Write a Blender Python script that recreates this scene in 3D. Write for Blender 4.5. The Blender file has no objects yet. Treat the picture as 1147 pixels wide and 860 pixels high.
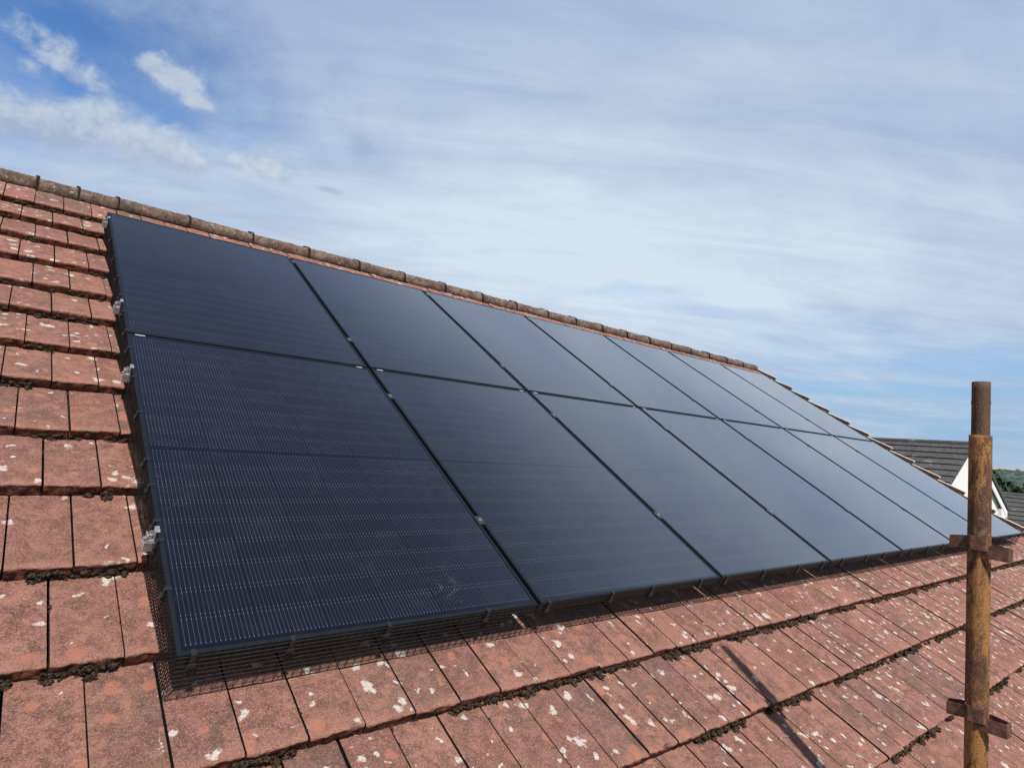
import bpy, bmesh, math, random
from mathutils import Matrix, Vector, noise

D = bpy.data
SC = bpy.context.scene
COL = SC.collection
R = math.radians
random.seed(7)

# ------------------------------------------------------------------ camera, sky, sun, exposure
Z0 = 5.4                       # height of the lower panel edge above the ground
PITCH = R(30.8)                # roof pitch; u runs along the ridge, v up the slope, w out of it
cam_d = D.cameras.new('camera')
cam = D.objects.new('camera', cam_d)
COL.objects.link(cam)
cam_d.sensor_fit = 'HORIZONTAL'
cam_d.sensor_width = 36.0
cam_d.lens = 21.78497
cam_d.clip_start = 0.05
cam_d.clip_end = 9000
_r, _u, _b = ((0.7663921, -0.6374293, 0.0795423), (-0.1166975, -0.0163908, 0.9930322), (-0.6316841, -0.7703345, -0.0869482))
cam.matrix_world = Matrix(((_r[0], _u[0], _b[0], (-0.387801)), (_r[1], _u[1], _b[1], (-1.619494)),
                           (_r[2], _u[2], _b[2], 0.564815 + Z0), (0, 0, 0, 1)))
SC.camera = cam
EYE = Vector(((-0.387801), (-1.619494), 0.564815 + Z0))

SC.view_settings.view_transform = 'Standard'
SC.view_settings.look = 'None'
SC.view_settings.gamma = 1.0
SC.view_settings.use_curve_mapping = False
SC.view_settings.exposure = 0.0

SUN_DIR = Vector((-0.19, -0.667, 0.767)).normalized()      # towards the sun
sun_d = D.lights.new('sun', 'SUN')
sun = D.objects.new('sun', sun_d)
COL.objects.link(sun)
sun_d.energy = 5.0
sun_d.angle = R(0.9)
sun_d.color = (1.0, 0.95, 0.88)
sun.rotation_euler = SUN_DIR.to_track_quat('Z', 'Y').to_euler()
sun.location = (0, -10, 30)


class Nodes:
    """small helper that writes node maths as python expressions"""
    def __init__(self, tree):
        self.t = tree
        tree.nodes.clear()

    def new(self, kind, **kw):
        n = self.t.nodes.new(kind)
        for k, v in kw.items():
            setattr(n, k, v)
        return n

    def link(self, a, b):
        self.t.links.new(a, b)

    def put(self, sock, v):
        if isinstance(v, X):
            v = v.s
        if isinstance(v, bpy.types.NodeSocket):
            self.t.links.new(v, sock)
        else:
            if hasattr(sock.default_value, '__len__') and not hasattr(v, '__len__'):
                v = [v] * len(sock.default_value)
            elif hasattr(v, '__len__') and len(v) == 3 and len(sock.default_value) == 4:
                v = (*v, 1)
            sock.default_value = v

    def m(self, op, a, b=None, c=None, clamp=False):
        n = self.new('ShaderNodeMath', operation=op, use_clamp=clamp)
        self.put(n.inputs[0], a)
        if b is not None:
            self.put(n.inputs[1], b)
        if c is not None:
            self.put(n.inputs[2], c)
        return X(self, n.outputs[0])

    def mix(self, f, a, b):
        n = self.new('ShaderNodeMix', data_type='RGBA')
        self.put(n.inputs[0], f)
        self.put(n.inputs[6], a)
        self.put(n.inputs[7], b)
        return n.outputs[2]

    def ramp(self, v, lo, hi, smooth=True):
        n = self.new('ShaderNodeMapRange', interpolation_type='SMOOTHSTEP' if smooth else 'LINEAR')
        self.put(n.inputs[0], v)
        self.put(n.inputs[1], lo)
        self.put(n.inputs[2], hi)
        return X(self, n.outputs[0])

    def vec(self, x, y, z=0.0):
        n = self.new('ShaderNodeCombineXYZ')
        for i, v in enumerate((x, y, z)):
            self.put(n.inputs[i], v)
        return n.outputs[0]

    def sep(self, v):
        n = self.new('ShaderNodeSeparateXYZ')
        self.put(n.inputs[0], v)
        return [X(self, o) for o in n.outputs]

    def noise(self, vec, scale, detail=4, rough=.55, dist=0.0, color=False):
        n = self.new('ShaderNodeTexNoise')
        self.put(n.inputs['Vector'], vec)
        n.inputs['Scale'].default_value = scale
        n.inputs['Detail'].default_value = detail
        n.inputs['Roughness'].default_value = rough
        n.inputs['Distortion'].default_value = dist
        return n.outputs['Color'] if color else X(self, n.outputs['Fac'])

    def vmul(self, v, s):
        n = self.new('ShaderNodeVectorMath', operation='MULTIPLY')
        self.put(n.inputs[0], v)
        n.inputs[1].default_value = s
        return n.outputs[0]

    def vadd(self, a, b):
        n = self.new('ShaderNodeVectorMath', operation='ADD')
        self.put(n.inputs[0], a)
        self.put(n.inputs[1], b)
        return n.outputs[0]

    def coord(self, which='Object'):
        return self.new('ShaderNodeTexCoord').outputs[which]

    def bump(self, h, strength=.5, dist=.01, normal=None):
        n = self.new('ShaderNodeBump')
        n.inputs['Strength'].default_value = strength
        n.inputs['Distance'].default_value = dist
        self.put(n.inputs['Height'], h)
        if normal is not None:
            self.link(normal, n.inputs['Normal'])
        return n.outputs[0]


class X:
    """a float socket with arithmetic"""
    def __init__(self, n, s):
        self.n, self.s = n, s
    def __add__(self, o): return self.n.m('ADD', self, o)
    __radd__ = __add__
    def __mul__(self, o): return self.n.m('MULTIPLY', self, o)
    __rmul__ = __mul__
    def __sub__(self, o): return self.n.m('SUBTRACT', self, o)
    def __rsub__(self, o): return self.n.m('SUBTRACT', o, self)
    def __truediv__(self, o): return self.n.m('DIVIDE', self, o)
    def __lt__(self, o): return self.n.m('LESS_THAN', self, o)
    def __gt__(self, o): return self.n.m('GREATER_THAN', self, o)
    def max(self, o): return self.n.m('MAXIMUM', self, o)
    def min(self, o): return self.n.m('MINIMUM', self, o)
    def clamp(self): return self.n.m('ADD', self, 0.0, clamp=True)
    def frac(self): return self.n.m('FRACT', self)
    def floor(self): return self.n.m('FLOOR', self)
    def abs(self): return self.n.m('ABSOLUTE', self)
    def pow(self, e): return self.n.m('POWER', self, e)
    def exp(self): return self.n.m('EXPONENT', self)


def build_sky():
    w = D.worlds.new('World')
    SC.world = w
    w.use_nodes = True
    n = Nodes(w.node_tree)
    out = n.new('ShaderNodeOutputWorld')
    bg = n.new('ShaderNodeBackground')
    STR = 0.10
    bg.inputs['Strength'].default_value = STR
    n.link(bg.outputs[0], out.inputs[0])
    sky = n.new('ShaderNodeTexSky', sky_type='NISHITA')
    sky.sun_disc = False
    sky.sun_elevation = math.asin(SUN_DIR.z)
    sky.sun_rotation = math.atan2(SUN_DIR.x, SUN_DIR.y)
    sky.altitude = 100
    sky.air_density = 1.0
    sky.dust_density = 0.1
    sky.ozone_density = 3.0
    d = n.coord('Generated')
    x, y, z = n.sep(d)
    az = n.m('ARCTAN2', y, x) * (180 / math.pi)
    el = n.m('ARCSINE', z) * (180 / math.pi)
    # clouds are thought of on a flat layer high above: directions divided by height give their stretch to the horizon
    zz = z.max(0.0) + 0.12
    px, py = x / zz, y / zz
    flat = n.vec(px, py, 0.0)
    c1 = n.noise(flat, 1.1, 6, .6, .8)
    c2 = n.noise(n.vec(px * 0.35, py * 1.1, 3.0), 1.6, 7, .62, .6)
    wob = (n.noise(n.vec(az, el * 1.6, 1.0), .16, 6, .62, .3) - .5)
    wob2 = (n.noise(n.vec(az, el * 1.6, 7.0), .16, 6, .62, .3) - .5)

    def blob(a0, e0, sa, se, k=0.0, rot=0.0):
        da, de = az - a0, el - e0
        if k:
            da, de = da + wob * k, de + wob2 * (k * .6)
        if rot:
            c, s = math.cos(R(rot)), math.sin(R(rot))
            da, de = da * c + de * s, de * c - da * s
        da, de = da / sa, de / se
        return (0.0 - (da * da + de * de)).exp()

    # high veil
    veil = 1.12 + (c1 - .5) * .5 + (c2 - .5) * .6
    veil = veil - blob(87, 26.5, 12, 5.4, 14) * 1.05 - blob(99, 21, 12, 8, 10) * .45
    veil = veil - blob(80, 22.3, 7, 1.8, 8) * .35
    low = blob(14, 4.2, 22, 5.2)
    streak = n.noise(n.vec(az * .05, el * .9, 2.0), 1.0, 5, .6, .3)
    veil = veil - low * (1.2 - n.ramp(streak, .38, .66) * .85)
    veil = veil - blob(42.5, 14.0, 8, 1.0, 5, -2) * .35 - blob(31, 12.6, 8, .9, 4) * .28
    veil = n.ramp(veil, 0.0, 1.0, False)
    # cloud tone: bright around the middle of the sky, greyer higher and further right
    bright = blob(52, 19.0, 24, 9.5, 10) * .78 + blob(27, 15, 24, 8, 8) * .5 + .12
    st = n.noise(n.vec((px * .8 - py * .6) * .5, (px * .6 + py * .8) * 2.2, 5.0), 2.2, 7, .62, .5)
    tone = (bright + (c2 - .5) * .9 + (c1 - .5) * .6 + (st - .5) * 1.25).clamp()
    vcol = n.mix(tone, tuple(c / STR for c in VEIL_DARK), tuple(c / STR for c in VEIL_LIGHT))
    air = n.mix(n.ramp(el, 13, 3) * .9, n.vmul(sky.outputs[0], SKY_TINT), tuple(c / STR for c in (.31, .48, .68)))
    base = n.mix(veil * .96, air, vcol)
    # thicker grey-blue cloud overhead, deep blue gaps at the top of the sky
    over = n.ramp(el + (c1 - .5) * 10 + (st - .5) * 7 + n.ramp(az, 45, 80) * 5, 35, 48)
    overc = n.mix(n.ramp(el + (c2 - .5) * 8 + n.ramp(az, 45, 80) * 5, 44, 56), tuple(c / STR for c in (.18, .24, .39)), tuple(c / STR for c in (.080, .112, .205)))
    base = n.mix(over * .95, base, overc)
    # small heaps of cumulus low on the left
    puff = blob(96, 19.5, 2.6, 1.5, 3)
    for a0, e0, r_, k_ in ((92.6, 19.2, 2.6, 1.15), (89.6, 19.5, 2.4, 1.25), (86.8, 20.7, 2.3, 1.3), (84.2, 20.4, 2.0, 1.2), (81.6, 20.6, 1.9, 1.2),
                           (80.2, 19.6, 1.4, 1.0), (88.5, 18.6, 3.2, .8), (83.0, 18.9, 3.0, .8),
                           (83.2, 25.7, 1.3, 1.1), (81.7, 25.5, 1.7, 1.25), (80.2, 24.6, 1.3, 1.1),
                           (91.6, 25.2, 1.6, .75), (89.6, 24.3, 1.8, .85), (87.6, 23.6, 1.6, .85), (90.5, 23.0, 1.6, .6),
                           (76.2, 20.8, 1.3, .9), (74.4, 20.9, 1.6, 1.05), (72.9, 20.4, 1.1, .9)):
        puff = puff.max(blob(a0, e0, r_ * 1.25, r_ * .80, 2.2) * k_)
    fine = n.noise(n.vec(az, el * 1.25, 0.0), .62, 9, .62, .25)
    edge = n.ramp(el, 17.0, 19.6) * .5 + .5
    puff = n.ramp(puff * edge + (fine - .5) * 1.25, .30, .98)
    shade = n.noise(n.vec(az + .5, (el + .7) * 1.25, 0.0), .62, 9, .62, .25)
    under = (n.ramp(el, 18.4, 21.2) * .75 + n.ramp(el, 23, 25.5) * .1 + (fine - shade) * 2.2).clamp()
    pcol = n.mix(under, tuple(c / STR for c in (.40, .48, .60)), tuple(c / STR for c in (.64, .70, .76)))
    base = n.mix(puff * .70, base, pcol)
    dark = blob(66.6, 24.2, 1.3, .9, 2.5, 30).max(blob(68.9, 20.1, 1.4, .35, 1.5))
    base = n.mix(n.ramp(dark + (fine - .5) * .9, .25, 1.0) * .42, base, tuple(c / STR for c in (.33, .42, .58)))
    n.put(bg.inputs['Color'], base)


VEIL_DARK = (.40, .50, .69)
VEIL_LIGHT = (.68, .79, .88)
SKY_TINT = (.84, 1.18, 1.50)
build_sky()


# ------------------------------------------------------------------ object helpers
def mesh_obj(name, verts, faces, mat, parent=None, smooth=False):
    me = D.meshes.new(name)
    me.from_pydata(verts, [], faces)
    me.update()
    if mat:
        me.materials.append(mat)
    if smooth:
        me.polygons.foreach_set('use_smooth', [True] * len(me.polygons))
    o = D.objects.new(name, me)
    COL.objects.link(o)
    if parent:
        o.parent = parent
    return o


def tag(o, label=None, cat=None, group=None, kind=None):
    for k, v in (('label', label), ('category', cat), ('group', group), ('kind', kind)):
        if v:
            o[k] = v
    return o


def roof_point(u, v, w):
    return Vector((u, v * math.cos(PITCH) - w * math.sin(PITCH), v * math.sin(PITCH) + w * math.cos(PITCH) + Z0))


def empty(name, loc, rot=(0, 0, 0), **kw):
    o = D.objects.new(name, None)
    o.empty_display_size = .2
    o.location = loc
    o.rotation_euler = rot
    COL.objects.link(o)
    return tag(o, **kw)


def on_roof(name, u, v, w=0.0, **kw):
    return empty(name, roof_point(u, v, w), (PITCH, 0, 0), **kw)


class MB:
    """collects shapes into one mesh"""
    def __init__(self):
        self.v, self.f = [], []

    def add(self, vs, fs):
        b = len(self.v)
        self.v += [tuple(p) for p in vs]
        self.f += [tuple(i + b for i in q) for q in fs]

    def box(self, x0, x1, y0, y1, z0, z1, bev=0.0):
        if bev <= 0:
            vs = [(x, y, z) for z in (z0, z1) for y in (y0, y1) for x in (x0, x1)]
            self.add(vs, [(0, 2, 3, 1), (4, 5, 7, 6), (0, 1, 5, 4), (2, 6, 7, 3), (0, 4, 6, 2), (1, 3, 7, 5)])
            return
        bm = bmesh.new()
        vs = [bm.verts.new((x, y, z)) for z in (z0, z1) for y in (y0, y1) for x in (x0, x1)]
        for q in [(0, 2, 3, 1), (4, 5, 7, 6), (0, 1, 5, 4), (2, 6, 7, 3), (0, 4, 6, 2), (1, 3, 7, 5)]:
            bm.faces.new([vs[i] for i in q])
        bmesh.ops.bevel(bm, geom=list(bm.edges), offset=bev, segments=1, affect='EDGES')
        self.bm(bm)

    def bm(self, bm):
        bm.verts.index_update()
        self.add([v.co.copy() for v in bm.verts], [[v.index for v in f.verts] for f in bm.faces])
        bm.free()

    def tube(self, pts, r, n=6, cap=True):
        pts = [Vector(p) for p in pts]
        rs = r if hasattr(r, '__len__') else [r] * len(pts)
        b = len(self.v)
        prev = None
        for i, p in enumerate(pts):
            t = (pts[min(i + 1, len(pts) - 1)] - pts[max(i - 1, 0)]).normalized()
            if prev is None:
                a = t.orthogonal().normalized()
            else:
                a = (prev - t * prev.dot(t)).normalized()
            prev = a
            c = t.cross(a)
            for k in range(n):
                q = 2 * math.pi * k / n
                self.v.append(tuple(p + (a * math.cos(q) + c * math.sin(q)) * rs[i]))
        for i in range(len(pts) - 1):
            for k in range(n):
                k2 = (k + 1) % n
                self.f.append((b + i * n + k, b + i * n + k2, b + (i + 1) * n + k2, b + (i + 1) * n + k))
        if cap:
            self.f.append(tuple(b + k for k in range(n))[::-1])
            self.f.append(tuple(b + (len(pts) - 1) * n + k for k in range(n)))

    def build(self, name, mat, parent=None, smooth=False):
        return mesh_obj(name, self.v, self.f, mat, parent, smooth)


# ------------------------------------------------------------------ materials
def material(name):
    m = D.materials.new(name)
    m.use_nodes = True
    n = Nodes(m.node_tree)
    out = n.new('ShaderNodeOutputMaterial')
    p = n.new('ShaderNodeBsdfPrincipled')
    n.link(p.outputs[0], out.inputs[0])
    return m, n, p


def simple(name, col, rough=.6, metal=0.0, var=.25, scale=40, bump=0.0, spec=.5):
    m, n, p = material(name)
    c = n.coord()
    f = n.noise(c, scale, 5, .6)
    a = tuple(x * (1 - var) for x in col)
    b = tuple(min(1, x * (1 + var)) for x in col)
    n.put(p.inputs['Base Color'], n.mix(n.ramp(f, .3, .7), a, b))
    n.put(p.inputs['Roughness'], rough)
    n.put(p.inputs['Metallic'], metal)
    n.put(p.inputs['Specular IOR Level'], spec)
    if bump:
        n.put(p.inputs['Normal'], n.bump(n.noise(c, scale * 2.5, 6, .65), .6, bump))
    return m


def spots(n, c, scale, keep, rmin, rmax, seed, wob=.25, soft=.6):
    """soft irregular lichen patches: 0..1; keep = share of cells that carry one (float or socket)"""
    w = n.noise(n.vadd(c, (seed, seed, 0)), scale * 1.6, 4, .6, color=True)
    vv = n.vadd(n.vmul(c, (1, 1, 0)), n.vmul(n.vadd(w, (-.5, -.5, -.5)), (wob * 1.6 / scale, wob * 1.6 / scale, 0)))
    v = n.new('ShaderNodeTexVoronoi', voronoi_dimensions='2D', feature='F1')
    n.put(v.inputs['Vector'], n.vadd(vv, (seed * 1.3, seed * .7, 0)))
    v.inputs['Scale'].default_value = scale
    r, g, b = n.sep(v.outputs['Color'])
    on = n.m('LESS_THAN', r, keep)
    rad = g * g * (rmax - rmin) + rmin
    d = X(n, v.outputs['Distance']) / rad
    return on * (1.0 - n.ramp(d, soft, 1.08))


def tile_material():
    m, n, p = material('weathered_red_concrete_tile')
    c = n.coord()
    u, v, w = n.sep(c)
    t = n.new('ShaderNodeVertexColor', layer_name='tint')
    tr, tg, tb = n.sep(t.outputs[0])
    big = n.noise(c, 3.0, 4, .6)
    mid = n.noise(c, 22, 7, .72, .4)
    fine = n.noise(c, 120, 5, .75)
    grit = n.noise(c, 260, 4, .75)
    a = n.mix(n.ramp(mid * .5 + fine * .5, .38, .60), (.125, .062, .049), (.395, .180, .138))
    a = n.mix(n.ramp(tr, 0, 1, False) * .5, a, n.mix(tg, (.15, .078, .064), (.30, .125, .085)))
    a = n.mix(n.ramp(tb, .72, 1.0) * .35, a, (.13, .092, .080))
    a = n.mix(n.ramp(mid * .6 + big * .4 + tg * .12, .54, .68) * .6, a, (.36, .175, .125))
    # dark grime and algae in patches
    g = n.ramp(n.noise(n.vec(u, v * .7, 5.0), 9, 6, .7, .4) + tb * .10, .56, .74)
    a = n.mix(g * .5, a, (.105, .068, .056))
    # paler worn lower edge of each tile
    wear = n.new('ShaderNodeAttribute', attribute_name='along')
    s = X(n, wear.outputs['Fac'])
    edge = (1.0 - n.ramp(s + (fine - .5) * .12, .0, .14))
    a = n.mix(edge * .5, a, (.38, .18, .125))
    a = n.mix(n.ramp(grit, .53, .66) * .65, a, (.58, .36, .285))
    a = n.mix(n.ramp(grit, .47, .34) * .75, a, (.082, .042, .034))
    right = n.ramp(u, .6, 4.5, False)
    up = n.ramp(v, .9, 1.9, False)
    # lichen
    sal = spots(n, c, 12, .36, .10, .33, 3.1, .42)
    a = n.mix(sal * n.ramp(fine, .22, .5) * .8, a, (.44, .18, .115))
    sal2 = spots(n, c, 21, .22, .12, .34, 9.7, .5)
    a = n.mix(sal2 * .6 * n.ramp(fine, .3, .55), a, (.40, .185, .125))
    clus = n.ramp(n.noise(n.vec(u, v, 11.0), 3.1, 3, .6), .38, .66)
    wh1 = spots(n, c, 12, clus * .40 + right * .16 + .20, .06, .27, 6.3, .7)
    wh2 = spots(n, c, 24, clus * .14 + right * .34 + up * .10, .08, .36, 14.9, .55)
    ring = n.ramp(n.noise(c, 150, 4, .6), .30, .52)
    wh = wh1.max(wh2) * (ring * .6 + .4)
    a = n.mix(wh * .82, a, n.mix(n.ramp(fine, .35, .6), (.60, .55, .47), (.74, .70, .63)))
    drip = n.ramp(n.noise(n.vec(u * 1.0, v * .12, 33.0), 26, 4, .65), .56, .72) * n.ramp(big, .42, .6)
    a = n.mix(drip * .35, a, (.085, .055, .046))
    run = n.ramp(n.noise(n.vec(u * 1.0, v * .09, 21.0), 40, 3, .6), .66, .82) * .3
    a = n.mix(run, a, (.40, .26, .20))
    # the broken lower face of every tile
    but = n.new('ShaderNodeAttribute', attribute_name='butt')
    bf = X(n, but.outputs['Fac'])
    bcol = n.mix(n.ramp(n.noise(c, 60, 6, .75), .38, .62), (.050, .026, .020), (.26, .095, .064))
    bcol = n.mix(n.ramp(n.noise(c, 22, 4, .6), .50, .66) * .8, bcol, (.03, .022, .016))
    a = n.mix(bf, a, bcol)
    a = n.mix(n.ramp(s, 1.1, 1.5), a, (.022, .014, .011))       # dirt and gap shade painted on the joint sides
    n.put(p.inputs['Base Color'], a)
    n.put(p.inputs['Roughness'], .92)
    n.put(p.inputs['Specular IOR Level'], .25)
    h = fine * .9 + grit * .9 + mid * .5 + wh * .25 + bf * n.noise(c, 45, 6, .75) * 3.0
    n.put(p.inputs['Normal'], n.bump(h, .75, .006))
    return m


def glass_material():
    """cells seen through textured solar glass: fine busbar wires, solder pads, cell gaps, dust and smears"""
    m, n, p = material('black_solar_cells_under_glass')
    c = n.coord()
    u, v, w = n.sep(c)
    cw, gw = .1824, .184
    ch, gh = .0910, .0922
    x0 = (1.134 - 5 * gw - cw) / 2
    half = 8 * gh + ch
    y0 = (1.722 - 2 * half - .020) / 2
    cu = (u - x0) / gw
    ci = cu.floor()
    lu = cu.frac() * gw
    inu = n.m('GREATER_THAN', u, x0) * n.m('LESS_THAN', u, 1.134 - x0) * n.m('LESS_THAN', lu, cw)
    top = n.m('GREATER_THAN', v, .861)
    vv = v - y0 - top * (half + .020)
    cv = vv / gh
    lv = cv.frac() * gh
    inv = n.m('GREATER_THAN', vv, 0.0) * n.m('LESS_THAN', vv, half) * n.m('LESS_THAN', lv, ch)
    cell = inu * inv
    rnd = n.new('ShaderNodeTexWhiteNoise', noise_dimensions='3D')
    n.put(rnd.inputs['Vector'], n.vec(ci, cv.floor() + top * 20, 1.0))
    rv = X(n, rnd.outputs['Value'])
    oi = X(n, n.new('ShaderNodeObjectInfo').outputs['Random'])
    col = n.mix(rv * .6 + oi * .4, (.0038, .0042, .0085), (.0062, .0066, .0125))
    col = n.mix(cell, (.0035, .0037, .006), col)
    pit = .01135
    b = ((lu - cw / 2) / pit + 8.0)
    inb = n.m('GREATER_THAN', b, 0.0) * n.m('LESS_THAN', b, 16.0)
    db = (b.frac() - .5).abs() * pit
    line = n.m('LESS_THAN', db, .00034) * inb * inu
    vin = n.m('GREATER_THAN', vv, .004) * n.m('LESS_THAN', vv, half - .004)
    line = line * vin
    e = lv.min(ch - lv)
    pad = n.m('LESS_THAN', db, .0007) * n.m('LESS_THAN', e, .0085) * n.m('GREATER_THAN', e, .0045) * inb * cell
    col = n.mix(line * (rv * .35 + .65), col, (.105, .11, .125))
    col = n.mix(pad, col, (.16, .16, .165))
    off = n.vec(u + oi * 37.0, v + oi * 11.0, 0.0)
    dust = n.ramp(n.noise(off, 5.5, 7, .7, .6), .52, .80)
    smear = n.ramp(n.noise(off, 9.0, 5, .65, 2.2), .66, .80) * n.ramp(n.noise(off, 2.2, 2, .5), .48, .62)
    scr0 = n.noise(n.vec(u * 1.0 + oi * 13, v * 4.0 + oi * 7, 2.0), 3.2, 3, .5, 1.6)
    scr = n.ramp((scr0 - .5).abs(), .010, .0) * n.ramp(n.noise(off, 3.1, 2, .5), .58, .70)
    col = n.mix(dust * .03 + smear * .07 + scr * .06, col, (.30, .40, .50))
    n.put(p.inputs['Base Color'], col)
    n.put(p.inputs['Roughness'], n.noise(off, 7, 4, .6) * .03 + .045 + smear * .10)
    n.put(p.inputs['IOR'], 1.5)
    n.put(p.inputs['Coat Weight'], 1.0)          # front of the glass over the reflecting cells
    n.put(p.inputs['Coat IOR'], 1.5)
    n.put(p.inputs['Coat Roughness'], .04)
    return m


M = {}
M['tile'] = tile_material()
M['glass'] = glass_material()
M['frame'] = simple('black_anodised_frame', (.010, .014, .018), .42, 0, .15, 30, 0, .24)
M['alu'] = simple('bare_aluminium', (.52, .53, .54), .42, .75, .2, 60)
M['steel'] = simple('bolt_steel', (.70, .71, .70), .25, .95, .1, 90)
M['wire'] = simple('black_coated_wire', (.012, .012, .013), .5, 0, .2, 50, 0, .3)
M['plastic'] = simple('black_plastic_clip', (.016, .017, .019), .4, 0, .2, 50)
M['sticker'] = simple('white_sticker', (.50, .52, .54), .5, 0, .06, 90)
M['moss'] = simple('dried_dark_moss', (.058, .040, .028), 1.0, 0, .85, 170, .012, .1)
M['felt'] = simple('dark_roof_felt', (.03, .028, .027), .9)
M['render_wall'] = simple('pale_wall_render', (.62, .60, .56), .9, 0, .06, 18, .003)
M['render_white'] = simple('white_wall_render', (.74, .73, .71), .9, 0, .05, 6, .002)
M['white_board'] = simple('white_painted_board', (.80, .80, .79), .45, 0, .03, 8)
M['dark_trim'] = simple('dark_green_grey_trim', (.055, .07, .065), .6, 0, .2, 12)
M['gap'] = simple('gap_shade_mortar', (.085, .062, .052), .95, 0, .2, 40, .004)
M['brick'] = simple('brown_brick', (.24, .13, .09), .9, 0, .25, 14, .004)


def ridge_material():
    m, n, p = material('lichened_ridge_tile')
    c = n.coord()
    x, y, z = n.sep(c)
    f = n.noise(c, 26, 7, .72, .4)
    g = n.noise(c, 120, 4, .7)
    a = n.mix(n.ramp(f * .6 + g * .4, .36, .6), (.060, .036, .027), (.27, .15, .105))
    a = n.mix(n.ramp(n.noise(c, 11, 6, .7, .6), .48, .60) * .65, a, (.40, .31, .235))
    a = n.mix(n.ramp(n.noise(n.vadd(c, (3, 7, 1)), 17, 6, .7), .50, .62) * .85, a, (.040, .032, .026))
    a = n.mix(n.ramp(n.noise(n.vadd(c, (9, 2, 4)), 30, 5, .7, .3), .60, .66), a, (.72, .69, .60))
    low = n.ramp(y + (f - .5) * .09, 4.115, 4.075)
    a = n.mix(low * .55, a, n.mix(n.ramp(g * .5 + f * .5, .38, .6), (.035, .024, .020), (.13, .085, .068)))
    n.put(p.inputs['Base Color'], a)
    n.put(p.inputs['Roughness'], .95)
    n.put(p.inputs['Normal'], n.bump(f + g * .6, .8, .012))
    return m


def rust_material(name, top=False):
    m, n, p = material(name)
    c = n.coord()
    x, y, z = n.sep(c)
    s = n.vec(x, y, z * .35)
    f = n.noise(s, 45, 7, .7, .8)
    g = n.noise(c, 190, 5, .7)
    h = n.noise(n.vec(x, y, z * .5), 14, 4, .6)
    a = n.mix(n.ramp(f * .6 + g * .4, .34, .64), (.060, .025, .014), (.215, .085, .036))
    if not top:
        a = n.mix(n.ramp(h + (f - .5) * .9 + (g - .5) * .4, .47, .66) * .85, a, (.40, .18, .050))
        a = n.mix(n.ramp(n.noise(n.vadd(c, (5, 3, 1)), 30, 5, .7), .58, .70) * .55, a, (.22, .21, .12))
        a = n.mix(n.ramp(n.noise(n.vadd(s, (1, 8, 2)), 85, 7, .8), .53, .62) * .8, a, (.075, .034, .018))
    else:
        a = n.mix(.55, a, (.085, .055, .042))
        a = n.mix(n.ramp(n.noise(n.vadd(s, (1, 8, 2)), 60, 6, .7), .55, .68) * .7, a, (.05, .03, .024))
    n.put(p.inputs['Base Color'], a)
    n.put(p.inputs['Roughness'], .72)
    n.put(p.inputs['Metallic'], .12)
    n.put(p.inputs['Normal'], n.bump(f + g * 1.2, .8, .004))
    return m


def slate_material():
    m, n, p = material('grey_concrete_roof_tile')
    c = n.coord()
    x, y, z = n.sep(c)
    f = n.noise(n.vec(x, y * 2, z), 6, 6, .7)
    row = n.new('ShaderNodeTexWhiteNoise', noise_dimensions='2D')
    n.put(row.inputs['Vector'], n.vec((x / .3).floor(), (y / .33).floor(), 0))
    a = n.mix(n.ramp(f, .3, .7), (.052, .051, .049), (.105, .102, .097))
    a = n.mix(X(n, row.outputs['Value']) * .35, a, (.135, .13, .12))
    a = n.mix(n.ramp(n.noise(c, 3, 4, .6), .62, .72) * .5, a, (.30, .29, .26))
    n.put(p.inputs['Base Color'], a)
    n.put(p.inputs['Roughness'], .9)
    return m


M['ridge'] = ridge_material()
M['rust'] = rust_material('rusty_galvanised_tube')
M['rust_top'] = rust_material('brown_rusted_spigot', True)
M['slate'] = slate_material()


def two_tone(name, a, b, scale, rough=.95, dist=.4):
    m, n, p = material(name)
    c = n.coord()
    n.put(p.inputs['Base Color'], n.mix(n.ramp(n.noise(c, scale, 6, .65, dist), .38, .62), a, b))
    n.put(p.inputs['Roughness'], rough)
    return m


M['grass'] = two_tone('rough_grass', (.045, .075, .022), (.10, .115, .045), .05)
M['hill'] = two_tone('hill_pasture', (.16, .20, .13), (.27, .25, .20), .012)
M['moor'] = two_tone('pale_moorland', (.30, .29, .27), (.42, .38, .33), .006)
M['leaf'] = two_tone('dark_conifer_needles', (.022, .045, .022), (.055, .085, .035), 2.0)
M['wood'] = two_tone('hazed_far_woodland', (.040, .070, .066), (.085, .115, .095), .06)  # slightly bluish: distance haze painted into the leaf colour
M['bark'] = simple('tree_bark', (.09, .065, .05), .95)

# ------------------------------------------------------------------ ground and hills
GROUND = 0.0


def sheet(name, pts, faces, mat, kind='structure'):
    o = mesh_obj(name, pts, faces, mat, None, True)
    return tag(o, kind=kind)


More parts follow.
